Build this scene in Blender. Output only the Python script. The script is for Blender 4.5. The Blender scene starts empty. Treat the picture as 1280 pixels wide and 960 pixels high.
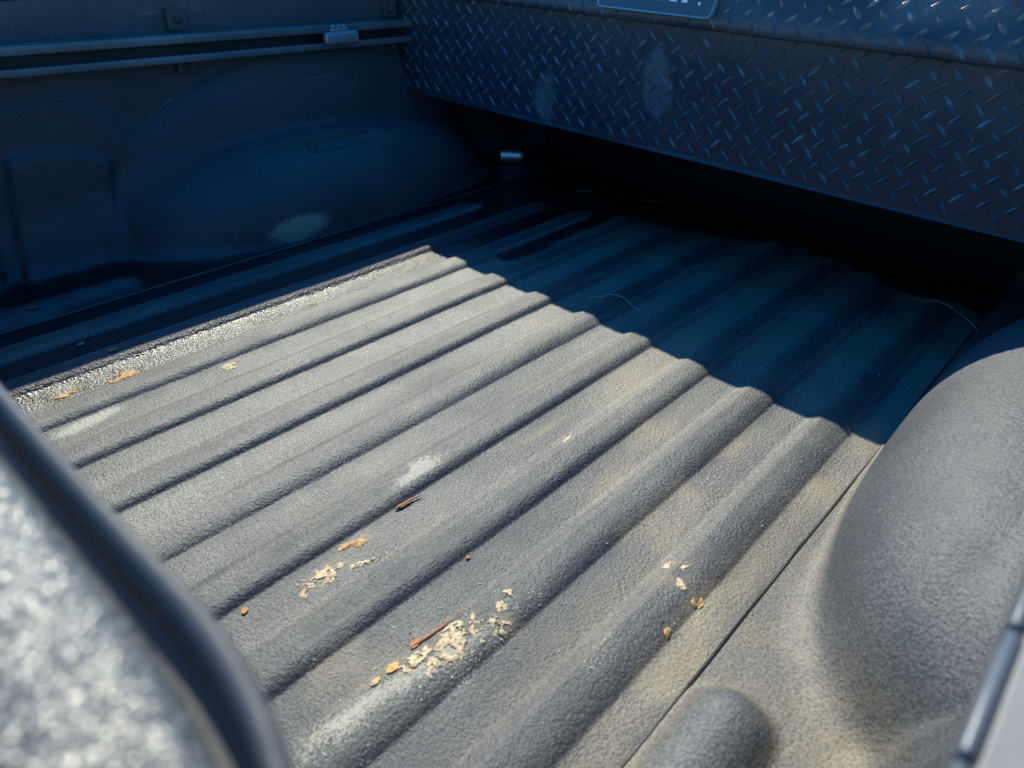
import bpy, bmesh, math, random
import numpy as np
from mathutils import Matrix, Vector

# ------------------------------------------------------------------ camera, sky, sun
S = bpy.context.scene
C = S.collection
cam_data = bpy.data.cameras.new('camera')
cam = bpy.data.objects.new('camera', cam_data); C.objects.link(cam); S.camera = cam
R = Matrix(((0.68034967, 0.3847885, -0.62374845), (-0.73225188, 0.39233718, -0.5566675), (0.03052046, 0.83546953, 0.54868859)))
cam.matrix_world = Matrix.Translation((-.037, .0465, .52)) @ R.to_4x4()
cam_data.sensor_width = 36; cam_data.lens = 24.82
cam_data.clip_start = .01; cam_data.clip_end = 200
cam_data.dof.use_dof = True; cam_data.dof.focus_distance = .86; cam_data.dof.aperture_fstop = 6.2
S.render.resolution_x = 1024; S.render.resolution_y = 768

KX, KY = .585, .902                       # shadow run per metre of height
sun_dir = Vector((KX, KY, 1)).normalized()
elev = math.asin(sun_dir.z)
W = bpy.data.worlds.new('World'); S.world = W; W.use_nodes = True
nt = W.node_tree; nt.nodes.clear()
sky = nt.nodes.new('ShaderNodeTexSky'); sky.sky_type = 'NISHITA'; sky.sun_disc = False
sky.sun_elevation = elev; sky.sun_rotation = math.atan2(sun_dir.x, sun_dir.y)
sky.ozone_density = 3.0; sky.air_density = 1.0; sky.dust_density = .2
hs = nt.nodes.new('ShaderNodeHueSaturation'); hs.inputs['Saturation'].default_value = 1.50
bg = nt.nodes.new('ShaderNodeBackground'); bg.inputs['Strength'].default_value = .15
wo = nt.nodes.new('ShaderNodeOutputWorld')
nt.links.new(sky.outputs[0], hs.inputs['Color']); nt.links.new(hs.outputs[0], bg.inputs[0]); nt.links.new(bg.outputs[0], wo.inputs[0])
sl = bpy.data.lights.new('sun', 'SUN'); sl.energy = 3.6; sl.angle = math.radians(.55); sl.color = (1, .955, .78)
so = bpy.data.objects.new('sun', sl); C.objects.link(so)
so.rotation_euler = (-sun_dir).to_track_quat('-Z', 'Y').to_euler(); so.location = (1, 1.4, 3)
S.view_settings.view_transform = 'Standard'; S.view_settings.look = 'None'
S.view_settings.exposure = .92; S.view_settings.gamma = 1

# ------------------------------------------------------------------ noise for shaping
def hsh(i, j, s):
    n = (i.astype(np.int64) * 374761393 + j.astype(np.int64) * 668265263 + s * 2246822519) & 0x7fffffff
    n = ((n ^ (n >> 13)) * 1274126177) & 0x7fffffff
    return ((n ^ (n >> 16)) & 0xffff) / 65535.0
def vnoise(x, y, s=0):
    x = np.asarray(x, float); y = np.asarray(y, float)
    i = np.floor(x); j = np.floor(y); fx = x - i; fy = y - j
    fx = fx * fx * (3 - 2 * fx); fy = fy * fy * (3 - 2 * fy)
    a = hsh(i, j, s); b = hsh(i + 1, j, s); c = hsh(i, j + 1, s); d = hsh(i + 1, j + 1, s)
    return (a + (b - a) * fx) * (1 - fy) + (c + (d - c) * fx) * fy
def fbm(x, y, s=0, o=4):
    v = 0; a = .5; t = 0
    for k in range(o):
        v = v + a * vnoise(x * 2 ** k + 17.3 * k, y * 2 ** k - 9.1 * k, s + k); t += a; a *= .5
    return v / t
def sst(a, b, x):
    t = np.clip((np.asarray(x, float) - a) / (b - a), 0, 1); return t * t * (3 - 2 * t)
def blob(x, y, cx, cy, rx, ry, ang=0):
    c, s = math.cos(ang), math.sin(ang); dx, dy = x - cx, y - cy
    return np.exp(-(((dx * c + dy * s) / rx) ** 2 + ((-dx * s + dy * c) / ry) ** 2))

# ------------------------------------------------------------------ materials
def newmat(name):
    m = bpy.data.materials.new(name); m.use_nodes = True; n = m.node_tree
    n.nodes.clear(); o = n.nodes.new('ShaderNodeOutputMaterial'); p = n.nodes.new('ShaderNodeBsdfPrincipled')
    n.links.new(p.outputs[0], o.inputs[0]); return m, n, p
def tex(n, kind, scale, detail=2, rough=.5, vec=None, **kw):
    t = n.nodes.new('ShaderNodeTex' + kind); t.inputs['Scale'].default_value = scale
    if kind == 'Noise': t.inputs['Detail'].default_value = detail; t.inputs['Roughness'].default_value = rough
    for k, v in kw.items(): setattr(t, k, v)
    if vec is None: vec = geo(n)
    n.links.new(vec, t.inputs['Vector']); return t
def geo(n):
    for x in n.nodes:
        if x.bl_idname == 'ShaderNodeTexCoord': return x.outputs['Object']
    return n.nodes.new('ShaderNodeTexCoord').outputs['Object']
def ramp(n, src, a, b, va=0., vb=1.):
    r = n.nodes.new('ShaderNodeMapRange'); n.links.new(src, r.inputs[0]); r.clamp = True; r.interpolation_type = 'SMOOTHSTEP'
    for i, v in enumerate((a, b, va, vb)): r.inputs[i + 1].default_value = v
    return r.outputs[0]
def mth(n, op, a, b):
    r = n.nodes.new('ShaderNodeMath'); r.operation = op
    for i, v in enumerate((a, b)):
        if isinstance(v, (int, float)): r.inputs[i].default_value = v
        else: n.links.new(v, r.inputs[i])
    return r.outputs[0]
def mix(n, fac, a, b):
    r = n.nodes.new('ShaderNodeMix'); r.data_type = 'RGBA'
    for i, v in ((0, fac), (6, a), (7, b)):
        if isinstance(v, tuple): r.inputs[i].default_value = (*v, 1)
        elif isinstance(v, (int, float)): r.inputs[i].default_value = v
        else: n.links.new(v, r.inputs[i])
    return r.outputs[2]
def attr(n, name):
    a = n.nodes.new('ShaderNodeAttribute'); a.attribute_name = name; return a.outputs['Fac']
def bump(n, p, h, strength, dist, normal=None):
    b = n.nodes.new('ShaderNodeBump'); b.inputs['Strength'].default_value = strength; b.inputs['Distance'].default_value = dist
    n.links.new(h, b.inputs['Height'])
    if normal is not None: n.links.new(normal, b.inputs['Normal'])
    n.links.new(b.outputs[0], p.inputs['Normal']); return b.outputs[0]

def liner_mat(name, base, dusty, grain, bdist, bstr, rough=.5, orange=0.):
    """sprayed liner with pebbled relief; dust, tan stains, scuffs, painted sheen and damp come from attributes"""
    m, n, p = newmat(name)
    g1 = tex(n, 'Noise', grain, 3, .6); g2 = tex(n, 'Voronoi', grain * .8, feature='SMOOTH_F1')
    g3 = tex(n, 'Noise', 14, 4, .6); g4 = tex(n, 'Noise', grain * 2.6, 2, .6)
    h = mth(n, 'ADD', mth(n, 'SUBTRACT', g1.outputs[0], mth(n, 'MULTIPLY', g2.outputs['Distance'], .5)), mth(n, 'MULTIPLY', g4.outputs[0], .45))
    g5 = tex(n, 'Noise', grain * .55, 2, .5); h = mth(n, 'ADD', h, mth(n, 'MULTIPLY', g5.outputs[0], mth(n, 'ADD', mth(n, 'MULTIPLY', attr(n, 'wet'), 2.4), .7)))
    d = attr(n, 'dust')
    spk = ramp(n, mth(n, 'ADD', mth(n, 'MULTIPLY', g1.outputs[0], .6), mth(n, 'MULTIPLY', g4.outputs[0], .4)), .42, .58)
    dd = mth(n, 'MULTIPLY', d, mth(n, 'ADD', mth(n, 'MULTIPLY', spk, 1.25), .12))
    dd = mth(n, 'MULTIPLY', dd, ramp(n, g3.outputs[0], .25, .75, .75, 1.2))
    col = mix(n, dd, base, dusty)
    col = mix(n, mth(n, 'MULTIPLY', attr(n, 'tan'), ramp(n, g1.outputs[0], .3, .6, .35, 1)), col, (.27, .222, .142))
    sn = tex(n, 'Noise', 480, 3, .7); sf = ramp(n, mth(n, 'ADD', mth(n, 'MULTIPLY', sn.outputs[0], .9), mth(n, 'MULTIPLY', attr(n, 'scuff_sheen'), .32)), .56, .74)
    sf = mth(n, 'MULTIPLY', sf, ramp(n, attr(n, 'scuff_sheen'), .02, .35))
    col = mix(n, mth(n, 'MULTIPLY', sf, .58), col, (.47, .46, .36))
    mp = n.nodes.new('ShaderNodeMapping'); mp.inputs['Scale'].default_value = (7, 230, 60); n.links.new(geo(n), mp.inputs['Vector'])
    dr = tex(n, 'Noise', 1.0, 3, .6, vec=mp.outputs[0]); col = mix(n, ramp(n, dr.outputs[0], .62, .74, 0, .22), col, (.24, .235, .21))
    w = attr(n, 'wet')
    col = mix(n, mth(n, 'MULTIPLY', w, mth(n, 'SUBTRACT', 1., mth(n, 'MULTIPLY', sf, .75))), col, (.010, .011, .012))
    n.links.new(col, p.inputs['Base Color'])
    r = mth(n, 'ADD', ramp(n, g3.outputs[0], .3, .7, rough - .06, rough + .08), 0)
    r2 = n.nodes.new('ShaderNodeMix'); n.links.new(w, r2.inputs[0]); n.links.new(r, r2.inputs[2]); r2.inputs[3].default_value = .27
    n.links.new(r2.outputs[0], p.inputs['Roughness'])
    b1 = n.nodes.new('ShaderNodeBump'); b1.inputs['Distance'].default_value = .004; b1.inputs['Strength'].default_value = .25
    n.links.new(tex(n, 'Noise', 38, 3, .6).outputs[0], b1.inputs['Height'])
    bump(n, p, h, bstr, bdist, b1.outputs[0])
    return m

M = {}
M['floor'] = liner_mat('sprayed_liner_floor', (.026, .031, .040), (.222, .214, .184), 430, .0010, .9, .50)
M['side'] = liner_mat('moulded_liner_side', (.034, .040, .050), (.155, .157, .152), 380, .0008, .75, .60)

def plain(name, col, rough=.5, metal=0, grain=300, bd=.0002, var=.25, spec=.5, vs=9):
    m, n, p = newmat(name)
    a = tex(n, 'Noise', grain, 3); b = tex(n, 'Noise', vs, 4, .6)
    c2 = tuple(min(1, x * (1 + var)) for x in col); c1 = tuple(x * (1 - var) for x in col)
    n.links.new(mix(n, ramp(n, b.outputs[0], .3, .7), c1, c2), p.inputs['Base Color'])
    n.links.new(ramp(n, a.outputs[0], .3, .7, max(.02, rough - .07), rough + .07), p.inputs['Roughness'])
    p.inputs['Metallic'].default_value = metal; p.inputs['Specular IOR Level'].default_value = spec
    bump(n, p, a.outputs[0], .5, bd); return m
M['rail'] = plain('dusty_black_aluminium', (.10, .115, .13), .42, .2, 260, .0002)
M['rail_top'] = plain('sunlight_painted_rail_flange', (.24, .235, .22), .65, 0, 260, .0002, .12)  # near flange paler than the far one: its sunlight is painted in
M['dark'] = plain('black_steel', (.018, .020, .024), .55)
M['bolt'] = plain('dusty_bolt', (.05, .055, .06), .5, .2)
M['bracket'] = plain('painted_bracket', (.045, .05, .056), .5)
M['cleat'] = plain('cleat_aluminium', (.30, .32, .35), .45, .5, 200)
M['steel'] = plain('galvanised_steel', (.70, .72, .74), .38, 1, 150, .0001, .1)
M['gap'] = plain('panel_gap', (.010, .009, .008), .9)
M['bark'] = plain('orange_bark', (.42, .19, .07), .8, 0, 900, .0006, .35)
M['wood'] = plain('splintered_wood', (.58, .36, .17), .75, 0, 900, .0006, .3)
M['leaf'] = plain('dry_leaf', (.58, .22, .09), .6, 0, 500, .0004, .4)
M['mud'] = plain('dried_cream_mud', (.54, .42, .26), .9, 0, 900, .0010, .42, vs=260)
M['mudo'] = plain('orange_clay', (.50, .30, .12), .9, 0, 900, .0010, .38, vs=260)
M['grit'] = plain('pale_grit', (.52, .50, .44), .8, 0, 700)
M['hair'] = plain('pale_fibre', (.46, .47, .46), .4)
M['plate'] = plain('nameplate_blue_grey', (.07, .088, .11), .42, .1, 600, .00005, .08)
M['plate_rim'] = plain('nameplate_rim', (.30, .33, .34), .35, .5, 600, .00005, .08)
M['letter'] = plain('nameplate_letters', (.75, .80, .84), .5, 0, 600, .00005, .04)

def tread_mat():
    m, n, p = newmat('black_painted_tread_plate')
    a = tex(n, 'Noise', 5, 5, .65); b = tex(n, 'Noise', 55, 4, .6); c = tex(n, 'Noise', 900, 2)
    col = mix(n, ramp(n, a.outputs[0], .42, .68), (.020, .030, .046), (.034, .042, .054))
    col = mix(n, mth(n, 'MULTIPLY', ramp(n, b.outputs[0], .62, .76), .35), col, (.10, .095, .09))
    col = mix(n, mth(n, 'MULTIPLY', attr(n, 'scuff_sheen'), ramp(n, b.outputs[0], .3, .65, .55, 1)), col, (.105, .125, .15))
    n.links.new(col, p.inputs['Base Color'])
    r = mth(n, 'ADD', ramp(n, b.outputs[0], .35, .7, .30, .46), mth(n, 'MULTIPLY', attr(n, 'scuff_sheen'), .2))
    n.links.new(r, p.inputs['Roughness']); bump(n, p, c.outputs[0], .35, .00015)
    return m
M['tread'] = tread_mat()
def lug_mat():
    m, n, p = newmat('worn_sheen_tread_lugs')  # paler than the panel: sky reflection painted in, plus some wear
    b = tex(n, 'Noise', 40, 4, .6)
    n.links.new(mix(n, ramp(n, b.outputs[0], .4, .75), (.05, .06, .075), (.19, .21, .23)), p.inputs['Base Color'])
    p.inputs['Roughness'].default_value = .28
    return m
M['lug'] = lug_mat()
def crinkle_mat():
    m, n, p = newmat('crinkled_cap_coating')
    a = tex(n, 'Noise', 500, 3, .6); v = tex(n, 'Voronoi', 1700); big = tex(n, 'Noise', 60, 3, .6)
    n.links.new(mix(n, ramp(n, a.outputs[0], .42, .62), (.03, .033, .034), (.13, .13, .115)), p.inputs['Base Color'])
    p.inputs['Roughness'].default_value = .31; p.inputs['Specular IOR Level'].default_value = .42
    def vm(op, *ins):
        q = n.nodes.new('ShaderNodeVectorMath'); q.operation = op
        for i, x in enumerate(ins):
            if isinstance(x, tuple): q.inputs[i].default_value = x
            else: n.links.new(x, q.inputs[i])
        return q
    sc = vm('MULTIPLY', vm('SUBTRACT', v.outputs['Color'], (.5, .5, .5)).outputs[0], (.52, .52, .52))     # each grain faces its own way
    gn = n.nodes.new('ShaderNodeNewGeometry')
    n.links.new(vm('NORMALIZE', vm('ADD', gn.outputs['Normal'], sc.outputs[0]).outputs[0]).outputs[0], p.inputs['Normal']); return m
M['crinkle'] = crinkle_mat()
M['lip'] = plain('tailgate_lip_rubber', (.075, .075, .074), .6, 0, 500, .0003, .12, .4)

# ------------------------------------------------------------------ object helpers
def tag(o, label=None, cat=None, group=None, kind=None):
    for k, v in (('label', label), ('category', cat), ('group', group), ('kind', kind)):
        if v: o[k] = v
    return o
def put(o, parent):
    if parent is not None:
        o.parent = parent
        l = Vector((0, 0, 0)); q = parent
        while q is not None: l = l + q.location; q = q.parent
        if parent.type == 'EMPTY': o.matrix_parent_inverse = Matrix.Translation(-parent.location)
    return o
def mesh(name, V, F, mat, parent=None, smooth=True, normals=None, attrs=None):
    me = bpy.data.meshes.new(name); me.from_pydata([tuple(v) for v in np.asarray(V, float)], [], [tuple(map(int, f)) for f in F]); me.update()
    me.materials.append(mat)
    if smooth: me.polygons.foreach_set('use_smooth', [True] * len(me.polygons))
    for k in ('dust', 'tan', 'scuff_sheen', 'wet'):
        if attrs and k in attrs:
            a = me.attributes.new(k, 'FLOAT', 'POINT'); a.data.foreach_set('value', np.asarray(attrs[k], np.float32))
    if normals is not None: me.normals_split_custom_set_from_vertices([tuple(x) for x in normals])
    o = bpy.data.objects.new(name, me); C.objects.link(o); return put(o, parent)
def empty(name, loc):
    o = bpy.data.objects.new(name, None); o.location = loc; o.empty_display_size = .05; C.objects.link(o); return o
def from_bm(name, bm, mat, parent=None, smooth=False):
    bmesh.ops.recalc_face_normals(bm, faces=bm.faces)
    me = bpy.data.meshes.new(name); bm.to_mesh(me); bm.free(); me.materials.append(mat)
    if smooth: me.polygons.foreach_set('use_smooth', [True] * len(me.polygons))
    o = bpy.data.objects.new(name, me); C.objects.link(o); return put(o, parent)
def bbox(bm, x0, x1, y0, y1, z0, z1, bev=0, seg=2):
    r = bmesh.ops.create_cube(bm, size=1)
    for v in r['verts']: v.co = Vector(((x0 + x1) / 2 + v.co.x * (x1 - x0), (y0 + y1) / 2 + v.co.y * (y1 - y0), (z0 + z1) / 2 + v.co.z * (z1 - z0)))
    if bev: bmesh.ops.bevel(bm, geom=list({e for v in r['verts'] for e in v.link_edges}), offset=bev, segments=seg, affect='EDGES', profile=.5)
def tube(name, pts, rad, mat, parent=None, n=8):
    pts = [Vector(p) for p in pts]; V = []; F = []
    for i, p in enumerate(pts):
        t = (pts[min(i + 1, len(pts) - 1)] - pts[max(i - 1, 0)]).normalized()
        a = t.cross(Vector((0, 0, 1))); a = a.normalized() if a.length > 1e-4 else Vector((1, 0, 0)); b = t.cross(a)
        r = rad[i] if isinstance(rad, (list, tuple)) else rad
        for k in range(n): an = 2 * math.pi * k / n; V.append(p + a * math.cos(an) * r + b * math.sin(an) * r)
    for i in range(len(pts) - 1):
        for k in range(n): F.append((i * n + k, i * n + (k + 1) % n, (i + 1) * n + (k + 1) % n, (i + 1) * n + k))
    F.append(tuple(range(n))[::-1]); F.append(tuple((len(pts) - 1) * n + k for k in range(n)))
    return mesh(name, V, F, mat, parent)
def gridfaces(nu, nv):
    i, j = np.meshgrid(np.arange(nu - 1), np.arange(nv - 1), indexing='ij'); a = (i * nv + j).ravel()
    return np.stack([a, a + nv, a + nv + 1, a + 1], 1)

# ------------------------------------------------------------------ the truck bed
bed = empty('pickup_bed', (.76, .673, 0))
tag(bed, 'black sprayed pickup truck bed with a ribbed floor, half sunlit and half shaded', 'truck bed')

RID = [.2015, .301, .397, .498, .5935, .6925, .7915, .888, .986, 1.084]      # lower edges of the ten ribs
END = [1.26, 1.285, 1.30, 1.31, 1.285, 1.25, 1.21, 1.175, 1.16, 1.06]
HGT = .0074
FALL = [.026, .024, .018, .016, .024, .014, .014, .018, .016, .016]        # how far the near shoulder of each rib rolls over
def floorz(x, y):
    x = np.asarray(x, float); y = np.asarray(y, float); z = np.zeros_like(y + x)
    for e, xe, fw in zip(RID, END, FALL):
        wob = (vnoise(x * 5, y * 0 + e * 50, 3) - .5) * .003
        yy = y - wob
        fade = 1 - sst(xe - .05, xe + .015, x + ((yy - e - .028) / .028) ** 2 * .03)
        tn_ = np.clip((e + fw - yy) / fw, 0, 1); up = (1 - tn_ ** 2.3) ** .9 * (yy > e) * (1 - sst(e + .036, e + .056, yy))
        crown = 1.0
        z = np.maximum(z, HGT * up * crown * fade)
    z = z + (fbm(x * 9, y * 9, 11, 3) - .5) * .0020 + (fbm(x * 60, y * 60, 5, 2) - .5) * .0005
    return z
def ridge_top(x, y):
    t = 0
    for e, xe in zip(RID, END): t = np.maximum(t, sst(e + .004, e + .014, y) * (1 - sst(e + .045, e + .056, y)) * (1 - sst(xe - .03, xe, x)))
    return t
Y0, Y1 = .167, 1.1725
nx, ny = 420, 620
X, Y = np.meshgrid(np.linspace(.0, 1.53, nx), np.linspace(Y0, Y1, ny), indexing='ij')
Z = floorz(X, Y); rt = ridge_top(X, Y)
stre = fbm(X * 4, Y * 40, 21, 4); big = fbm(X * 6, Y * 9, 31, 4); fine = fbm(X * 45, Y * 60, 41, 3)
dust = .44 + .75 * (stre - .45) + .9 * (big - .5)
blk = fbm(X * 3 + 40, np.round(Y / .0975) * 7.3, 66, 2)
dust = dust * (1 - (.16 + .50 * sst(.7, .95, X)) * rt) + .06 + (1 - rt) * (.12 + .62 * sst(.50, .95, X) * (1 - .8 * sst(1.17, 1.19, X + (blk - .5) * .25)))
perr = [.9, .85, .95, 1.0, 1.0, .62, 1.15, 1.1, .6, .9]
for e, k in zip(RID, perr): dust = dust * (1 + (k - 1) * sst(e - .004, e + .01, Y) * (1 - sst(e + .03, e + .055, Y)))
for e in RID:
    dust = dust + .35 * np.exp(-((Y - e - .045) / .012) ** 2) * (.3 + stre)          # paler band along the far shoulder of each rib
    dust = dust * (1 - .55 * np.exp(-((Y - e + .001) / .009) ** 2))                   # shade along the foot of each rib, painted in by thinning dust
dust = dust * (1 - .50 * sst(.75, .30, Y) * sst(.75, .2, X)) 
tan = .55 * sst(.48, .62, big) * (1 - rt) * sst(.75, .3, Y)
tan = tan + .7 * blob(X, Y, .610, .372, .06, .015) + .8 * blob(X, Y, .652, .292, .045, .010) + .7 * blob(X, Y, .514, .476, .035, .006)
tan = tan + .4 * blob(X, Y, .69, .47, .06, .03) + .35 * blob(X, Y, .60, .19, .25, .016) + .3 * blob(X, Y, .70, .66, .05, .02) + .35 * blob(X, Y, .46, .785, .05, .012)
tan = tan + .5 * blob(X, Y, .30, .185, .25, .02) + .35 * blob(X, Y, .35, .26, .15, .02)
tan = tan * (.45 + 1.1 * fine)
for px_, py_, rx_, ry_ in ((.205, .332, .04, .014), (.190, .472, .035, .012), (.235, .488, .02, .006), (.265, .315, .018, .014), (.42, .235, .02, .014), (.508, .4415, .02, .006)):
    tan = tan + .75 * blob(X, Y, px_, py_, rx_, ry_) * sst(.35, .60, fine)
scf = 1.15 * blob(X, Y, .130, .874, .048, .012, .1) * (.5 + fine) + 1.1 * blob(X, Y, .345, .521, .040, .012) * sst(.42, .6, fine)
rsp = .55 + .9 * fine
scf = scf + 1.1 * rsp * .62 * blob(X, Y, .150, .336, .055, .009, -.18) + .5 * rsp * blob(X, Y, .095, .338, .05, .018) + .5 * rsp * blob(X, Y, .20, .322, .05, .018)
scf = scf + .8 * rsp * sst(.60, .72, fbm(X * 14, Y * 26, 77, 3)) * sst(.9, .4, X) * .35
edge = fbm(X * 16, Y * 30, 51, 4) - .5
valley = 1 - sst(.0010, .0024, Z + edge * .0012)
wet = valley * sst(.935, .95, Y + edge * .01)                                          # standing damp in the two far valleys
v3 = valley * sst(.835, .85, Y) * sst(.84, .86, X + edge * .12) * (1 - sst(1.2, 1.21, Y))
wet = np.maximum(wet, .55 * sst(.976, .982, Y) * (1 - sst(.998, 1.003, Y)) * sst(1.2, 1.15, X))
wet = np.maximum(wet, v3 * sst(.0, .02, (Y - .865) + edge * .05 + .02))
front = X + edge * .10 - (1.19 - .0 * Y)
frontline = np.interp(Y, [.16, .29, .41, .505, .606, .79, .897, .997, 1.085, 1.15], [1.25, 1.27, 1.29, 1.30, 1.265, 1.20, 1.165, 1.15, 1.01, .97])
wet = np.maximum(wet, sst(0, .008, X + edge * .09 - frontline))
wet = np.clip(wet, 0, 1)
dry = 1 - wet
at = dict(dust=np.clip(dust, 0, 1.2).ravel(), tan=np.clip(tan * dry, 0, .9).ravel(), scuff_sheen=np.clip(scf * dry + .62 * wet * sst(.936, .946, Y) * (1 - sst(.982, .987, Y)) * (1 - sst(.75, 1.0, X)) * (.6 + .8 * fine), 0, .95).ravel(), wet=wet.ravel())  # damp strip: sun glitter painted in as pale speckle
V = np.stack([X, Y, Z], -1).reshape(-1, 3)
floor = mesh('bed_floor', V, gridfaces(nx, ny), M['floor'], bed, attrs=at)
floor['label'] = 'ribbed black floor, dusty and sunlit at the back, damp and shaded at the front'

# floor joints along both edges
def strip(name, y, w, z, mat, x0=.0, x1=1.50):
    V = []; F = []; n = 90
    for i in range(n):
        x = x0 + (x1 - x0) * i / (n - 1); d = (float(vnoise(x * 30, y * 7, 9)) - .5) * .0008
        V += [(x, y - w / 2 + d, z), (x, y + w / 2 + d, z), (x, y + w / 2 + d, z - .004), (x, y - w / 2 + d, z - .004)]
    for i in range(n - 1):
        a = i * 4
        for k in range(4): F.append((a + k, a + (k + 1) % 4, a + 4 + (k + 1) % 4, a + 4 + k))
    return mesh(name, V, F, mat, bed)
strip('floor_joint', .1655, .0012, .0010, M['gap'])
strip('floor_joint', 1.176, .0030, .0026, M['rail']); strip('floor_joint', 1.1728, .002, .0022, M['gap'])

# side walls with their wheel wells: a surface traced over wall, floor, hump and ribs
def sdf(x, q, z, pocket=True):
    d = z - (fbm(x * 8, q * 8, 61, 2) - .5) * .002
    ledge = .010 * (1 - sst(.250, .272, z)) * (1 - sst(.40, .46, x + (z - .2)))
    ped = 0
    for a, b, zt in ((.205, .358, .190), (.03, .172, .20)):
        xs_ = x - .20 * z; ped = ped + sst(a - .007, a + .009, xs_) * (1 - sst(b - .008, b + .012, xs_)) * (1 - sst(zt - .012, zt + .014, z + ((x - (a + b) / 2) / .07) ** 2 * .012)) * .011
    ped = ped + .003 * sst(.33, .345, x) * (1 - sst(.372, .382, x)) * (1 - sst(.10, .12, z))
    wall = (q - .0 - ledge - ped - .020 * sst(.12, 0, z)) * .9
    def smin(a, b, k):
        h = np.clip(.5 + .5 * (b - a) / k, 0, 1); return b * (1 - h) + a * h - k * h * (1 - h)
    d = smin(d, wall, .035)
    def ell(cx, rx, rq, rz, z0=0, pw=2.0):
        ex, eq, ez = (x - cx), q, (z - z0)
        k0 = np.sqrt((np.abs(ex) / rx) ** pw + (np.abs(eq) / rq) ** 2.2 + (np.abs(ez) / rz) ** 2.2); k1 = np.sqrt((ex / rx ** 2) ** 2 + (eq / rq ** 2) ** 2 + (ez / rz ** 2) ** 2) + 1e-6
        return k0 * (k0 - 1) / k1
    d = smin(d, ell(.80, .425, .042, .300), .012)
    kk = .012 + .038 * sst(.20, .40, np.abs(x - .80))
    d = smin(d, ell(.80, .435, .184, .166, 0, 2.7), kk)
    # strap pocket on the shoulder of the hump
    sx = np.clip(x, .735, .870); px = np.sqrt((x - sx) ** 2 + ((q - .104)) ** 2 + ((z - .150)) ** 2)
    if pocket: d = -smin(-d, px - .021, .003)
    # short rib beside the floor joint
    rx = np.clip(x, -.2, .315); r = np.sqrt((x - rx) ** 2 + (q - .150) ** 2 + (z + (.026 if pocket else .015)) ** 2) - .039
    d = smin(d, r, .008)
    return d
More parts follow.
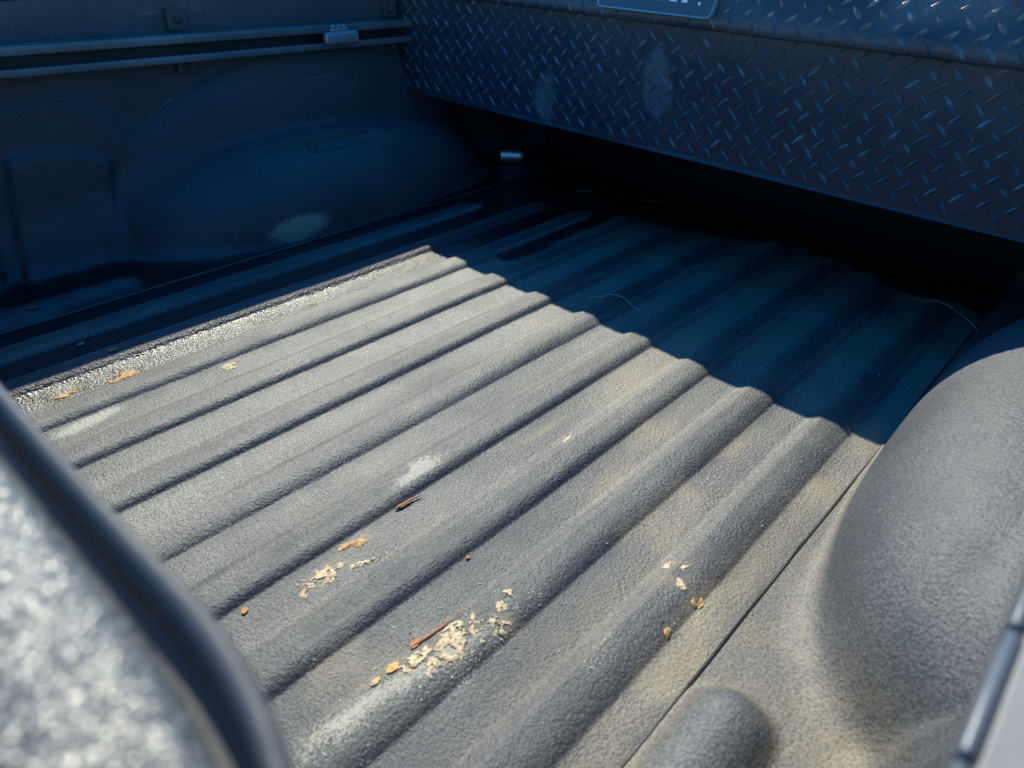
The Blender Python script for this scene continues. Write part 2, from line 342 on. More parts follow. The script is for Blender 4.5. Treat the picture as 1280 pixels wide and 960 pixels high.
def build_side(sign):
    nx, ns = 430, 330; pk = sign < 0
    xs = np.linspace(-.01, 1.53, nx)
    p0 = 0; L1 = .20; L2 = .40
    t = np.linspace(0, 1, ns) ** .95 * (L1 + L2)
    tq = np.where(t < L1, .1915 - t * (.1915 / L1), 0); tz = np.where(t < L1, 0, t - L1)
    piv = np.array([.46, .50])
    Xg = np.repeat(xs[:, None], ns, 1); dq = tq - piv[0]; dz = tz - piv[1]; ln = np.sqrt(dq ** 2 + dz ** 2)
    dq, dz = np.repeat((dq / ln)[None], nx, 0), np.repeat((dz / ln)[None], nx, 0)
    s = np.full((nx, ns), .02)
    for _ in range(60): s += np.maximum(sdf(Xg, piv[0] + dq * s, piv[1] + dz * s, pk), -.004) * .7
    q = piv[0] + dq * s; z = piv[1] + dz * s
    e = .0012; g0 = sdf; _s = lambda a, b, c: sdf(a, b, c, pk)
    g = np.stack([_s(Xg + e, q, z) - _s(Xg - e, q, z), _s(Xg, q + e, z) - _s(Xg, q - e, z), _s(Xg, q, z + e) - _s(Xg, q, z - e)], -1)
    g /= np.linalg.norm(g, axis=-1, keepdims=True)
    y = -.025 + q if sign > 0 else 1.372 - q * (.1985 / .1915)
    nrm = g.copy(); nrm[..., 1] *= sign
    V = np.stack([Xg, y, z], -1)
    F = gridfaces(nx, ns)
    if sign > 0: F = F[:, ::-1]
    # attributes
    fine = fbm(Xg * 50, q * 50 + z * 50, 71 + int(sign), 3); big = fbm(Xg * 7, (q - z) * 7, 81 + int(sign), 4)
    up = np.clip(g[..., 2], 0, 1)
    du = .22 + .55 * (big - .45) + .30 * up ** 2
    tn = np.zeros_like(z); sc = np.zeros_like(z); wt = np.zeros_like(z)
    if sign > 0:
        du = du + .05
        tn = .46 * (1 - sst(.003, .022, z)) * (.5 + .9 * big) * (1 - .5 * sst(.012, .017, z) * (q > .1)) + .40 * blob(Xg, y, .40, .04, .10, .05) * (1 - sst(.02, .08, z))
        tn = tn * (.6 + .8 * fine)
    else:
        sc = 1.3 * np.exp(-(((Xg - .632) / .062) ** 2 + ((z - .024 - (Xg - .6) * .06) / .022) ** 2) ** 1.6) * (.75 + .5 * fine)  # soft pale patch at the foot of the hump
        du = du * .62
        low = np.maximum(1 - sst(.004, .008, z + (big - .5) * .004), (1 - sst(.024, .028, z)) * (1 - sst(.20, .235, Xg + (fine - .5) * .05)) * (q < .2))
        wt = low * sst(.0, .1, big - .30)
        du = du + .25 * blob(Xg, z, .70, .145, .12, .03) * fine * 1.6 + .3 * blob(Xg, z, .84, .137, .07, .006)
    sc = sc + .35 * sst(.86, .90, fbm(Xg * 110, (q - z) * 110, 91, 2))
    A = dict(dust=np.clip(du, 0, 1), tan=np.clip(tn, 0, .85), scuff_sheen=np.clip(sc, 0, 1), wet=np.clip(wt, 0, 1))
    # split: hump = wheel well, low = floor margin, rest = wall
    cz = z.reshape(-1); cq = q.reshape(-1); cx = Xg.reshape(-1)
    k = (np.abs(cx - .80) / .455) ** 2.7 + (cq / .199) ** 2 + (cz / .178) ** 2
    well_v = (k < 1.0) & (cq > .034) & ((cz > .007) | (g[..., 2].reshape(-1) < .93))
    fl_v = (~well_v) & (cq > .035) & (cz < .035)
    cls = np.where(well_v, 1, np.where(fl_v, 2, 0)); fc = cls[F[:, 0]]
    out = []
    for c, nm, lb in ((0, 'side_wall', None), (1, 'wheel_well', None), (2, 'floor_margin', None)):
        f = F[fc == c]; u, inv = np.unique(f, return_inverse=True); f = inv.reshape(f.shape)
        o = mesh(nm, V.reshape(-1, 3)[u], f, M['side'], bed, normals=nrm.reshape(-1, 3)[u], attrs={a: b.reshape(-1)[u] for a, b in A.items()})
        out.append(o)
    return out
L = build_side(-1); Rr = build_side(1)
L[1]['label'] = 'far wheel well in shade with a pale patch at its foot'; Rr[1]['label'] = 'near wheel well, rounded and mostly sunlit'
L[0]['label'] = 'far side wall in shade'; Rr[0]['label'] = 'near side wall'
# rolled caps on top of both walls
for s, a, b in ((1, -.10, -.026), (-1, 1.373, 1.45)):
    bm = bmesh.new(); bbox(bm, -.02, 1.53, a, b, .398, .430, .008, 3)
    from_bm('rail_cap', bm, M['dark'], bed, True)
bm = bmesh.new()                                             # front bulkhead with pressed ribs
bbox(bm, 1.526, 1.56, -.10, 1.45, -.01, .42, .003)
from_bm('bulkhead', bm, M['dark'], bed)
for i in range(6):
    bm = bmesh.new(); y = .06 + i * .245; bbox(bm, 1.520, 1.5315, y, y + .12, .05, .36, 0); from_bm('bulkhead_rib', bm, M['dark'], bed)

# ------------------------------------------------------------------ deck rails
def deck_rail(sign):
    """C-section rail; q = distance inward from the wall"""
    yf = (lambda q: -.025 + q) if sign > 0 else (lambda q: 1.372 - q)
    sl = -.011 if sign < 0 else 0.0
    zt = .3475
    x0, x1 = .0, 1.46
    def box(bm, xa, xb, qa, qb, za, zb, bev=0):
        n0 = len(bm.verts); r = bmesh.ops.create_cube(bm, size=1); ya, yb = sorted((yf(qa), yf(qb)))
        for v in r['verts']:
            x = (xa + xb) / 2 + v.co.x * (xb - xa); v.co = Vector((x, (ya + yb) / 2 + v.co.y * (yb - ya), (za + zb) / 2 + v.co.z * (zb - za) + sl * (x - .28)))
        if bev: bmesh.ops.bevel(bm, geom=list({e for v in r['verts'] for e in v.link_edges}), offset=bev, segments=2, affect='EDGES', profile=.5)
    bm = bmesh.new(); box(bm, x0, x1, .006, .012, zt - .038, zt - .002)
    rail = from_bm('deck_rail', bm, M['dark'], bed)
    rail['label'] = 'slotted tie-down rail along the %s side wall' % ('near' if sign > 0 else 'far')
    bm = bmesh.new(); box(bm, x0, x1, .0125, .047, zt - .004, zt, .001); from_bm('rail_flange', bm, M['rail_top'] if sign > 0 else M['rail'], rail)
    bm = bmesh.new(); box(bm, x0, x1, .0125, .047, zt - .040, zt - .036, .001); from_bm('rail_flange', bm, M['rail'], rail)
    step = .054 if sign > 0 else .0665; ph = .0080 if sign > 0 else .03
    k = 0; x = ph
    if sign < 0: x, step = x0, 2.0
    while x < x1 - .01:
        xe = min(x + step - (.0022 if sign > 0 else .0010), x1)
        for za, zb in ((zt - .0125, zt + .0010), (zt - .0412, zt - .0295))[:1 if sign > 0 else 2]:
            bm = bmesh.new(); box(bm, x, xe, .0475, .052, za, zb, .0016); from_bm('rail_lip', bm, M['rail'], rail, True)
        x += step
    if sign < 0:
        for xb in (.555, 1.01):
            z0 = zt + sl * (xb - .28)
            for za, zb in ((z0 + .003, z0 + .036), (z0 - .062, z0 - .043)):
                bm = bmesh.new(); bbox(bm, xb - .016, xb + .016, yf(.014), yf(.004), za, zb, .001) if False else bbox(bm, xb - .016, xb + .016, yf(.014), yf(.0), za, zb, .0012)
                br = from_bm('rail_bracket', bm, M['bracket'], rail)
                bm = bmesh.new()
                bmesh.ops.create_cone(bm, cap_ends=True, segments=6, radius1=.0070, radius2=.0062, depth=.005, matrix=Matrix.Translation((xb, yf(.0162), (za + zb) / 2)) @ Matrix.Rotation(math.pi / 2, 4, 'X'))
                bmesh.ops.create_uvsphere(bm, u_segments=10, v_segments=6, radius=.0035, matrix=Matrix.Translation((xb, yf(.0185), (za + zb) / 2)))
                from_bm('bolt', bm, M['bolt'], br, True)
    return rail
railL = deck_rail(-1); railR = deck_rail(1)

# ------------------------------------------------------------------ tailgate, very close to the lens
tg = empty('tailgate', (0.0, .673, 0)); tg.parent = bed; tg.matrix_parent_inverse = Matrix.Translation(-bed.location)
def tgmesh(name, V, F, mat):
    o = mesh(name, V, F, mat); o.parent = tg; o.matrix_parent_inverse = Matrix.Translation(-tg.location); return o
def curve(pts):
    p = sorted([(b, a) for a, b in pts]); ys = [a for a, _ in p]; xs = [b for _, b in p]
    def f(y):
        w = np.linspace(-.012, .012, 9); return float(np.mean(np.interp(y + w, ys, xs)))
    return f
fA = curve([(-.0046, .3092), (-.0036, .2398), (-.0022, .191), (-.0008, .1627), (-.0040, .1407), (-.0080, .1248), (-.014, .112), (-.026, .095), (-.05, .07), (-.05, -.03)])
fB = curve([(-.0118, .2787), (-.0105, .22), (-.0088, .1800), (-.0090, .1601), (-.0117, .1393), (-.0150, .1235), (-.021, .108), (-.034, .09), (-.06, .06), (-.06, -.03)])
fC = curve([(-.0175, .2613), (-.0168, .2156), (-.0160, .1808), (-.0168, .152), (-.0190, .1312), (-.024, .113), (-.038, .092), (-.066, .06), (-.066, -.03)])
ysx = np.concatenate([np.linspace(-.04, .34, 120), np.linspace(.35, 1.39, 60)])
H = .3865
def loft(rows, name, mat):
    V = []; nr = len(rows(0.1))
    for y in ysx: V += [(x, y, z) for x, z in rows(y)]
    return tgmesh(name, V, gridfaces(len(ysx), nr)[:, ::-1], mat)
def lip_rows(y):
    a, b, c = fA(y), fB(y), fC(y); w = a - b
    r = [(a + .004, 0), (a + .003, .15), (a + .001, .30), (a + .0003, H - .030), (a, H - .014)]
    w = a - c
    for k in range(1, 9):
        t = k / 8 * math.pi / 2; r.append((a - w * .26 * (1 - math.cos(t)), H - .014 + .014 * math.sin(t)))
    for k in range(1, 9):
        t = k / 8 * math.pi / 2; r.append((a - w * .26 - w * .36 * math.sin(t), H - .0115 * (1 - math.cos(t))))
    r += [(a - w * .70, H - .0125), (c + .0004, H - .0125)]
    return r
def cap_rows(y):
    c = fC(y)
    return [(c + .0005, H - .016), (c + .0002, H - .004), (c - .0006, H - .0018), (c - .0022, H + .0004), (c - .005, H + .0022), (c - .009, H + .0040), (c - .014, H + .0053), (c - .021, H + .0063), (c - .035, H + .0070), (c - .06, H + .0066), (c - .09, H + .004), (c - .097, H - .002), (c - .100, H - .02), (c - .100, 0)]
loft(lip_rows, 'tailgate_lip', M['lip']); loft(cap_rows, 'tailgate_cap', M['crinkle'])

# ------------------------------------------------------------------ toolbox
tb = empty('truck_toolbox', (1.26, .673, .197))
tag(tb, 'black diamond plate crossover toolbox spanning the front of the truck bed', 'toolbox')
XF = 1.035
def tb_attr(y, z):
    n = fbm(y * 60, z * 60, 5, 3)
    a = sst(.35, .62, np.exp(-(((y - .948 + (z - .245) * .1) / .028) ** 2 + ((z - .243) / .042) ** 2) ** 1.2) + (n - .5) * .7) * .72
    b = sst(.35, .60, np.exp(-(((y - .706 - (z - .30) * .12) / .029) ** 2 + ((z - .302) / .055) ** 2) ** 1.4) + (n - .5) * .7) * .75
    return np.clip(a + b, 0, 1)
ny, nz = 260, 44
Yg, Zg = np.meshgrid(np.linspace(-.015, 1.3685, ny), np.linspace(.1975, .404, nz), indexing='ij')
Xf = XF + (fbm(Yg * 5, Zg * 8, 15, 2) - .5) * .004
Xf = np.where(Zg < .201, XF - .0018, Xf)
V = np.stack([Xf, Yg, Zg], -1).reshape(-1, 3)
mesh('front_panel', V, gridfaces(ny, nz), M['tread'], tb, attrs=dict(scuff_sheen=tb_attr(Yg, Zg).ravel()))
bm = bmesh.new(); bbox(bm, XF + .003, 1.47, -.014, 1.367, .197, .388, .004); from_bm('box_body', bm, M['tread'], tb)
# lid
prof = [(1.043, .392), (1.026, .3912), (1.0232, .3935), (1.0228, .399), (1.0235, .409), (1.026, .416), (1.0305, .4265), (1.0365, .4405), (1.0425, .455), (1.0475, .4655), (1.0555, .4745), (1.073, .4800), (1.12, .482), (1.30, .489), (1.47, .493), (1.478, .487), (1.48, .392)]
def resample(pr, n):
    p = np.array(pr); d = np.concatenate([[0], np.cumsum(np.linalg.norm(np.diff(p, axis=0), axis=1))]); s = np.linspace(0, d[-1], n)
    return np.stack([np.interp(s, d, p[:, 0]), np.interp(s, d, p[:, 1])], 1), d
yl = np.linspace(-.08, 1.44, 240); P = np.array(prof)
V = []
for y in yl:
    for a, b in P: V.append((a + .0012 * (float(vnoise(y * 6, b * 10, 4)) - .5), y, b))
lid = mesh('lid', V, gridfaces(len(yl), len(P)), M['tread'], tb, attrs=dict(scuff_sheen=np.clip([(.25 + 1.0 * float(sst(.40, .47, v[2]))) * float(sst(.30, .75, fbm(v[1] * 9, v[2] * 20, 8, 3))) for v in V], 0, 1)))  # paler towards the top: sky sheen painted in over patchy dust
# raised tread lugs
def lug(V, F, c, u, v, n, ang, Ln=.0275, Wd=.0058, Hh=.0022):
    d = u * math.cos(ang) + v * math.sin(ang); e = -u * math.sin(ang) + v * math.cos(ang); i = len(V)
    for a, b, h in ((-.5, 0, -.1), (-.2, .38, -.1), (0, .5, -.1), (.2, .38, -.1), (.5, 0, -.1), (.2, -.38, -.1), (0, -.5, -.1), (-.2, -.38, -.1), (-.40, 0, .35), (0, .0, 1.), (.40, 0, .35)):
        V.append(c + d * (a * Ln) + e * (b * Wd) + n * (h * Hh))
    for f in ((0, 1, 8), (1, 9, 8), (1, 2, 9), (2, 3, 9), (3, 10, 9), (3, 4, 10), (4, 5, 10), (5, 9, 10), (5, 6, 9), (6, 7, 9), (7, 8, 9), (7, 0, 8)):
        F.append(tuple(i + k for k in f[::-1]))
rnd = random.Random(4)
V = []; F = []
U = Vector((0, -1, 0)); UP = Vector((0, 0, 1)); NN = Vector((-1, 0, 0))
for k in range(-16, 31):
    for j in range(-1, 6):
        for yy, zz, an in ((.4385 + k * .0323, .3735 - .0313 * j, -math.pi / 4), (.4250 + k * .0323, .3578 - .0313 * j, math.pi / 4)):
            if .0 < yy < 1.352 and .206 < zz < .394:
                lug(V, F, Vector((XF - .0003 + (float(fbm(yy * 5, zz * 8, 15, 2)) - .5) * .004, yy, zz)), U, UP, NN, an + rnd.uniform(-.03, .03), Hh=.0023 * rnd.uniform(.8, 1.1))
o = mesh('tread_lugs', V, F, M['lug'], tb, smooth=False); o['kind'] = 'stuff'
V = []; F = []
dd = np.concatenate([[0], np.cumsum(np.linalg.norm(np.diff(P, axis=0), axis=1))])
s0 = np.interp(.4030, P[2:6, 1], dd[2:6])
for j in range(0, 26):
    s = s0 + j * .0156; x = np.interp(s, dd, P[:, 0]); z = np.interp(s, dd, P[:, 1])
    xa = np.interp(s + .004, dd, P[:, 0]) - np.interp(s - .004, dd, P[:, 0]); za = np.interp(s + .004, dd, P[:, 1]) - np.interp(s - .004, dd, P[:, 1])
    T = Vector((xa, 0, za)).normalized(); N_ = Vector((-T.z, 0, T.x))
    for k in range(-16, 36):
        yy = (.3862 if j % 2 == 0 else .3690) + k * .0340
        if -.07 < yy < 1.43: lug(V, F, Vector((x, yy, z)), U, T, N_, -math.pi / 4 if j % 2 == 0 else math.pi / 4, Ln=.0255, Wd=.0078, Hh=.0023)
o = mesh('lid_tread_lugs', V, F, M['lug'], tb, smooth=False); o['kind'] = 'stuff'
# nameplate on the sloping lip of the lid
T = Vector((.40, 0, .9165)).normalized(); N_ = Vector((-T.z, 0, T.x)); B = Vector((1.0155, .726, .4060))
def onplate(u, v, n): return B + U * u + T * v + N_ * n
def rrect(w, h, r, inset, n):
    out = []
    for cx, cy, a0 in ((w - r, h - r, 0), (-w + r, h - r, 90), (-w + r, r, 180), (w - r, r, 270)):
        for k in range(n + 1): a = math.radians(a0 + 90 * k / n); out.append((cx + (r - inset) * math.cos(a), cy + (r - inset) * math.sin(a)))
    return out
o1 = rrect(.105, .072, .010, 0, 5); o2 = rrect(.105, .072, .010, .0022, 5); o3 = rrect(.105, .072, .010, .0030, 5); n = len(o1)
V = [onplate(a, b, -.006) for a, b in o1] + [onplate(a, b, .003) for a, b in o1] + [onplate(a, b, .003) for a, b in o2] + [onplate(a, b, .0016) for a, b in o3]
F = [(r * n + k, r * n + (k + 1) % n, (r + 1) * n + (k + 1) % n, (r + 1) * n + k) for r in range(3) for k in range(n)]
pl = mesh('nameplate', V, F, M['plate_rim'], tb, smooth=False)
mesh('plate_face', [onplate(a, b, .0017) for a, b in o3], [tuple(range(n))], M['plate'], None, smooth=False).parent = pl
cu = bpy.data.curves.new('lettering', 'FONT'); cu.body = 'HUSKY'; cu.size = .046; cu.extrude = .0004; cu.offset = .0022; cu.space_character = 1.12
cu.align_x = 'LEFT'; tmp = bpy.data.objects.new('tmp', cu); C.objects.link(tmp)
bpy.context.view_layer.update()
me = bpy.data.meshes.new_from_object(tmp.evaluated_get(bpy.context.evaluated_depsgraph_get())); bpy.data.objects.remove(tmp)
co = np.array([v.co[:] for v in me.vertices]); co[:, 0] *= .168 / (co[:, 0].max() - co[:, 0].min()); co[:, 0] += .073 - co[:, 0].max(); co[:, 1] -= co[:, 1].min()
sh = .0190 
for v, c in zip(me.vertices, co): v.co = onplate(c[0], sh + c[1], .0024 + c[2])
me.materials.append(M['letter']); o = bpy.data.objects.new('lettering', me); C.objects.link(o); o.parent = pl
bm = bmesh.new(); c0 = onplate(.0795, sh + .001, .0022)
bmesh.ops.create_cone(bm, cap_ends=True, segments=14, radius1=.0023, radius2=.0023, depth=.001, matrix=Matrix.Translation(c0) @ N_.to_track_quat('Z', 'Y').to_matrix().to_4x4())
from_bm('registered_mark', bm, M['letter'], None).parent = pl

# ------------------------------------------------------------------ cleat on the far rail, metal cylinder in the corner
cl = empty('tie_down_cleat', (.852, 1.325, .32))
tag(cl, 'pale aluminium tie-down cleat clamped on the far rail beside the toolbox', 'cleat')
bm = bmesh.new(); bbox(bm, .812, .890, 1.309, 1.3215, .309, .331, .005, 3); from_bm('cleat_body', bm, M['cleat'], cl, True)
bm = bmesh.new(); bbox(bm, .828, .870, 1.314, 1.326, .330, .337, .0025, 2); from_bm('cleat_neck', bm, M['cleat'], cl, True)
for xk in (.837, .849, .861):
    bm = bmesh.new(); bmesh.ops.create_cone(bm, cap_ends=True, segments=16, radius1=.0055, radius2=.0045, depth=.005, matrix=Matrix.Translation((xk, 1.320, .3395)))
    from_bm('cleat_knob', bm, M['cleat'], cl, True)
mc = empty('metal_cylinder', (1.300, 1.268, .0))
tag(mc, 'short shiny metal cylinder lying in the dark front corner under the toolbox', 'metal cylinder')
ax = Vector((.68, -.73, 0)).normalized(); p = Vector((1.296, 1.266, .025)); N8 = 28
def ringtube(name, prf, mat):
    sd = ax.cross(Vector((0, 0, 1))); V = []
    for s, r in prf: V += [p + ax * s + (sd * math.cos(2 * math.pi * k / N8) + Vector((0, 0, 1)) * math.sin(2 * math.pi * k / N8)) * r for k in range(N8)]
    F = [(i * N8 + k, i * N8 + (k + 1) % N8, (i + 1) * N8 + (k + 1) % N8, (i + 1) * N8 + k) for i in range(len(prf) - 1) for k in range(N8)]
    return mesh(name, V, F, mat, mc, smooth=False)
ringtube('shell', [(-.0265, .010), (-.028, .0145), (-.028, .0195), (-.0265, .021), (-.024, .0213), (.022, .0213), (.0245, .020), (.0275, .0195), (.0275, .0125), (.026, .010)], M['steel'])
ringtube('core', [(-.024, .0), (-.024, .0099), (.023, .0099), (.023, 0)], M['dark'])

# ------------------------------------------------------------------ dried mud, wood, leaves, fibres, grit
def fz(x, y): return float(floorz(np.array([x]), np.array([y]))[0])
def flakes(name, parts, seed, mat, label, cat, group=None, cell=.0008, th=.0007, vein=0):
    """crusty patch: cells of a noise field, laid on the floor, with thickness"""
    x0 = min(p[0] - p[2] * 1.3 for p in parts); x1 = max(p[0] + p[2] * 1.3 for p in parts); y0 = min(p[1] - p[3] * 1.3 for p in parts); y1 = max(p[1] + p[3] * 1.3 for p in parts)
    nx, ny = int((x1 - x0) / cell) + 2, int((y1 - y0) / cell) + 2
    Xc, Yc = np.meshgrid(x0 + np.arange(nx) * cell, y0 + np.arange(ny) * cell, indexing='ij'); env = 0
    for px, py, rx, ry, an, hole in parts:
        e = blob(Xc, Yc, px, py, rx, ry, an); e = e - hole * blob(Xc, Yc, px, py, rx * .55, ry * .55, an); env = np.maximum(env, e)
    f = env + (fbm(Xc * 160, Yc * 220, seed, 4) - .5) * 1.25
    nz1 = np.abs(fbm(Xc * 95, Yc * 120, seed + 50, 3) - .5)
    on = (f > .52)
    if vein: on = (f > .30) & ((nz1 < vein * (.35 + env)) | (f > 1.05)) | (f > .42) & (vnoise(Xc * 600, Yc * 600, seed + 9) > .86)
    Xv = Xc + (hsh(np.floor(Xc * 1e4), np.floor(Yc * 1e4), seed) - .5) * cell * .7; Yv = Yc + (hsh(np.floor(Xc * 1e4), np.floor(Yc * 1e4), seed + 5) - .5) * cell * .7
    Zf = floorz(Xv, Yv); top = Zf + .0003 + th * (np.clip((f - .5) * 3, .1, 1.2)) * (.7 + .6 * vnoise(Xc * 500, Yc * 500, seed))
    V = []; F = []; idx = {}
    def vid(i, j, l):
        k = (i, j, l)
        if k not in idx: idx[k] = len(V); V.append((Xv[i, j], Yv[i, j], top[i, j] if l else Zf[i, j] - .0008))
        return idx[k]
    I, J = np.nonzero(on[:-1, :-1])
    for i, j in zip(I, J):
        F.append((vid(i, j, 1), vid(i + 1, j, 1), vid(i + 1, j + 1, 1), vid(i, j + 1, 1)))
        for di, dj, a, b in ((-1, 0, (0, 1), (0, 0)), (1, 0, (1, 0), (1, 1)), (0, -1, (0, 0), (1, 0)), (0, 1, (1, 1), (0, 1))):
            if not (0 <= i + di < nx and 0 <= j + dj < ny and on[i + di, j + dj]):
                F.append((vid(i + a[0], j + a[1], 1), vid(i + a[0], j + a[1], 0), vid(i + b[0], j + b[1], 0), vid(i + b[0], j + b[1], 1)))
    o = mesh(name, V, F, mat, None, smooth=False); tag(o, label, cat, group); return o
G = 'patches of dried mud stuck to the bed floor'
flakes('dried_mud_patch', [(.222, .331, .024, .015, .2, 0), (.186, .3390, .024, .012, -.3, 0), (.205, .324, .026, .009, -.2, 0)], 101, M['mud'], 'largest cream crust of dried mud, on the rib beside the long orange splinter', 'dried mud', G, vein=.105)
flakes('dried_mud_patch', [(.187, .4735, .018, .010, -.1, 0), (.166, .4690, .012, .005, .1, 0), (.228, .4590, .022, .0045, -.28, 0)], 113, M['mud'], 'long outline-shaped cream mud flake in a valley left of the orange splinter', 'dried mud', G, vein=.09)
flakes('dried_mud_patch', [(.508, .4415, .013, .0042, .15, 0)], 127, M['mud'], 'small bright cream mud flake alone near the middle of the sunlit floor', 'dried mud', G)
flakes('dried_mud_patch', [(.309, .872, .013, .010, .8, 0)], 131, M['mud'], 'rounded yellowish mud blob on the second sunlit rib from the far side', 'dried mud', G)
flakes('dried_mud_patch', [(.206, .9455, .024, .010, .05, 0)], 137, M['mudo'], 'larger orange clay lump in the bright valley at the edge of the shade', 'dried mud', G, th=.0012)
flakes('dried_mud_patch', [(.130, .953, .016, .008, .1, 0)], 139, M['mudo'], 'smaller orange clay lump at the left end of the bright valley, nearest the tailgate', 'dried mud', G, th=.0012)
flakes('dried_mud_patch', [(.424, .2472, .009, .0038, .2, 0), (.430, .2325, .007, .003, -.5, 0), (.409, .2240, .008, .0045, .9, 0)], 149, M['mud'], 'cream mud flakes on the rib nearest the near wheel well', 'dried mud', G)
flakes('dried_mud_patch', [(.271, .3265, .008, .005, .4, 0), (.261, .3160, .012, .007, -.8, 0), (.258, .3060, .007, .004, -.8, 0), (.29, .332, .006, .004, 0, 0)], 151, M['mud'], 'broken pale mud specks on the rib just right of the largest crust', 'dried mud', G, vein=.10)
flakes('dried_mud_patch', [(.408, .2013, .006, .0030, .3, 0), (.402, .2050, .005, .003, .3, 0)], 157, M['mudo'], 'rusty orange crumbs at the foot of the rib nearest the near wheel well', 'dried mud', G)
flakes('dried_mud_patch', [(.358, .2060, .007, .003, .4, 0)], 163, M['mudo'], 'small rusty crumb by the floor joint, next below the pair of crumbs', 'dried mud', G)
flakes('dried_mud_patch', [(.226, .4890, .013, .005, -.2, 0), (.238, .484, .007, .004, .3, 0)], 167, M['mudo'], 'brown mud crumb tucked under the rib above the outline-shaped flake', 'dried mud', G)

def splinter(name, a, b, r0, r1, seed, mat, label, cat, frays=3, lift=.003, group=None):
    rn = random.Random(seed); a = Vector(a); b = Vector(b); d = b - a; sd = Vector((-d.y, d.x)).normalized()
    t = empty(name, (a.x, a.y, fz(a.x, a.y))); tag(t, label, cat, group)
    for k in range(frays):
        pts = []; rad = []; off = rn.uniform(-1, 1) * r0 * 1.6 if k else 0; s0 = rn.uniform(0, .2) if k else 0; s1 = rn.uniform(.45, .85) if k else 1; nseg = 9
        for i in range(nseg):
            s = s0 + (s1 - s0) * i / (nseg - 1); q = a.lerp(b, s) + sd * (off * (1 - s * .6) + rn.uniform(-1, 1) * r0 * .25)
            pts.append((q.x, q.y, fz(q.x, q.y) + r0 * .9 + lift * s * (1 if k == 0 else .6) + rn.uniform(0, .3) * r0)); rad.append((r0 + (r1 - r0) * s) * (1 if k == 0 else .55) * rn.uniform(.75, 1.25) * (.35 if i in (0, nseg - 1) else 1))
        tube('fibre', pts, rad, mat, t, 6)
    return t
splinter('wood_splinter', (.192, .3560), (.250, .3480), .0015, .0005, 1, M['bark'], 'long thin orange wood splinter lying above the largest mud crust', 'wood splinter', 4, .001, 'wood splinters on the sunlit floor')
splinter('wood_splinter', (.290, .4960), (.324, .4930), .0017, .0009, 2, M['bark'], 'short orange wood splinter lying at the foot of a rib near the whitish dust patch', 'wood splinter', 4, .001, 'wood splinters on the sunlit floor')

def chip(name, x, y, L, Wd, an, mat, label, cat, seed, group=None, curl=.3, z=None):
    rn = random.Random(seed); V = []; F = []; n = 9; m = 4
    for l in (1, 0):
        for i in range(n):
            s = i / (n - 1) * 2 - 1; w = Wd / 2 * (1 - abs(s) ** 2.2) ** .6 * rn.uniform(.75, 1.15) + 1e-4
            for j in range(m):
                tt = j / (m - 1) * 2 - 1; lx = s * L / 2 + rn.uniform(-.03, .03) * L; ly = tt * w
                px = x + lx * math.cos(an) - ly * math.sin(an); py = y + lx * math.sin(an) + ly * math.cos(an)
                base = z if z is not None else fz(px, py)
                V.append((px, py, base + .0009 + curl * (s * s) * L * .35 + curl * tt * tt * Wd * .3 + .0005 * l + rn.uniform(0, .0003)))
    N = n * m
    for i in range(n - 1):
        for j in range(m - 1):
            a = i * m + j; F.append((a, a + m, a + m + 1, a + 1)); F.append((N + a, N + a + 1, N + a + m + 1, N + a + m))
    bd = [i * m for i in range(n)] + [(n - 1) * m + j for j in range(1, m)] + [i * m + m - 1 for i in range(n - 2, -1, -1)] + [j for j in range(m - 2, 0, -1)]
    for a, b in zip(bd, bd[1:] + bd[:1]): F.append((a, b, b + N, a + N))
    o = mesh(name, V, F, mat, None, smooth=False); tag(o, label, cat, group); return o
GL = 'dry leaf scraps on the shaded floor'
chip('leaf_scrap', .179, 1.2052, .016, .008, -.5, M['leaf'], 'dry leaf scrap lying closest to the far side wall in shade', 'leaf scrap', 1, GL, .15, .012)
chip('leaf_scrap', .192, 1.0685, .011, .008, .3, M['leaf'], 'orange leaf scrap in the valley beside the far rib, in shade', 'leaf scrap', 2, GL)
chip('leaf_scrap', .2134, 1.008, .014, .007, -.2, M['leaf'], 'brown leaf scrap on the rib just above the edge of the bright valley', 'leaf scrap', 3, GL)
chip('bark_chip', 1.327, .862, .050, .006, -.75, M['leaf'], 'dull red bark sliver in the black damp area under the toolbox', 'bark chip', 5, None, .02)
chip('bark_chip', 1.265, 1.008, .036, .005, -.85, M['grit'], 'pale grey sliver in the black damp area under the toolbox', 'bark chip', 6, None, .02)
chip('mud_chip', .198, .3560, .012, .006, .3, M['bark'], 'thick orange chip at the blunt end of the long splinter', 'bark chip', 7, None, .05)
chip('mud_chip', .1690, .3500, .014, .009, .2, M['mudo'], 'flat orange chip at the left end of the largest mud crust', 'bark chip', 8, None, .05)
chip('mud_chip', .1510, .3500, .010, .006, .2, M['mudo'], 'small orange chip furthest left below the largest mud crust', 'bark chip', 9, None, .05)
chip('mud_chip', .2975, .3941, .006, .004, .2, M['bark'], 'tiny orange chip on the dark foot of the third rib from the near side', 'bark chip', 10, None, .05)
chip('mud_chip', .115, .490, .008, .005, .6, M['bark'], 'tiny brown chip in a valley close to the tailgate', 'bark chip', 11, None, .05)

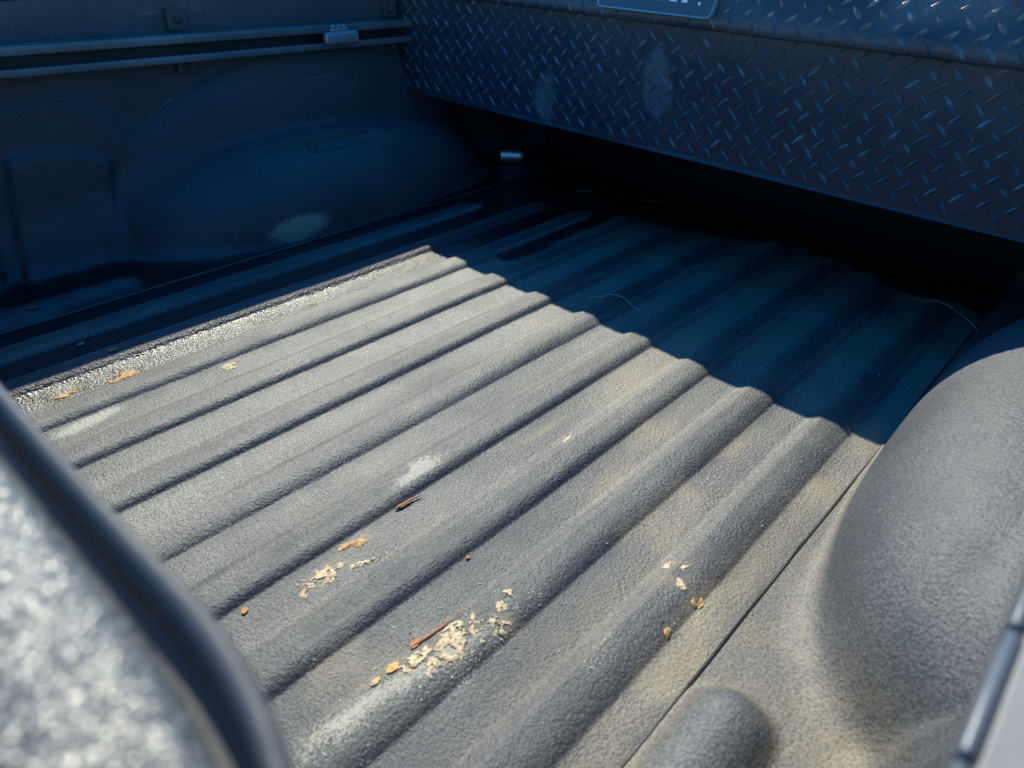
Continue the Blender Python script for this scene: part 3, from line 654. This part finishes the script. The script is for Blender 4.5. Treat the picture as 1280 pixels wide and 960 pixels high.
def arc(name, p0, p1, p2, r, label, cat, mat):
    pts = []
    for i in range(22):
        t = i / 21; x = (1 - t) ** 2 * p0[0] + 2 * t * (1 - t) * p1[0] + t * t * p2[0]; y = (1 - t) ** 2 * p0[1] + 2 * t * (1 - t) * p1[1] + t * t * p2[1]
        pts.append((x, y, fz(x, y) + r + .001 + .004 * math.sin(t * math.pi)))
    o = tube(name, pts, r, mat, None, 6); tag(o, label, cat); return o
arc('loose_fibre', (.8355, .664), (.872, .622), (.8484, .557), .0005, 'short curled pale fibre lying across shaded ribs near the shadow edge', 'fibre', M['hair'])
arc('loose_fibre', (1.235, .276), (1.255, .208), (1.186, .159), .0006, 'long curved pale fibre lying in the dark near the front right corner', 'fibre', M['hair'])
chip('debris_lump', 1.321, .180, .018, .016, .3, M['bolt'], 'pale lump in the dark front corner next to the long curved fibre', 'debris lump', 13, None, .25)

rn = random.Random(9); V = []; F = []                               # countless small crumbs
def crumb(x, y, r, zz=None):
    z = fz(x, y) if zz is None else zz; i = len(V)
    for dx, dy, dz in ((1, 0, 0), (0, 1, 0), (-1, 0, 0), (0, -1, 0), (0, 0, 1.1), (0, 0, -.4)):
        V.append((x + dx * r * rn.uniform(.6, 1.4), y + dy * r * rn.uniform(.6, 1.4), z + .0003 + dz * r * rn.uniform(.5, .9)))
    for a, b in ((0, 1), (1, 2), (2, 3), (3, 0)): F.append((i + a, i + b, i + 4)); F.append((i + b, i + a, i + 5))
for _ in range(420): crumb(rn.uniform(.1, 1.3), rn.uniform(.18, 1.17), rn.choice((.0004, .0005, .0007, .0011)))
for _ in range(90): crumb(rn.uniform(.8, 1.28), rn.uniform(.2, .95), rn.choice((.0007, .0010, .0014)))
for _ in range(120): crumb(rn.gauss(.22, .07), rn.gauss(.345, .04), rn.choice((.0006, .0009, .0013)))
for _ in range(50): crumb(rn.gauss(.45, .1), rn.gauss(.24, .04), rn.choice((.0006, .0009, .0013)))
o = mesh('scattered_grit', V, F, M['grit'], None, smooth=False); tag(o, 'fine pale grit and crumbs strewn over the ribbed floor', 'grit', None, 'stuff')
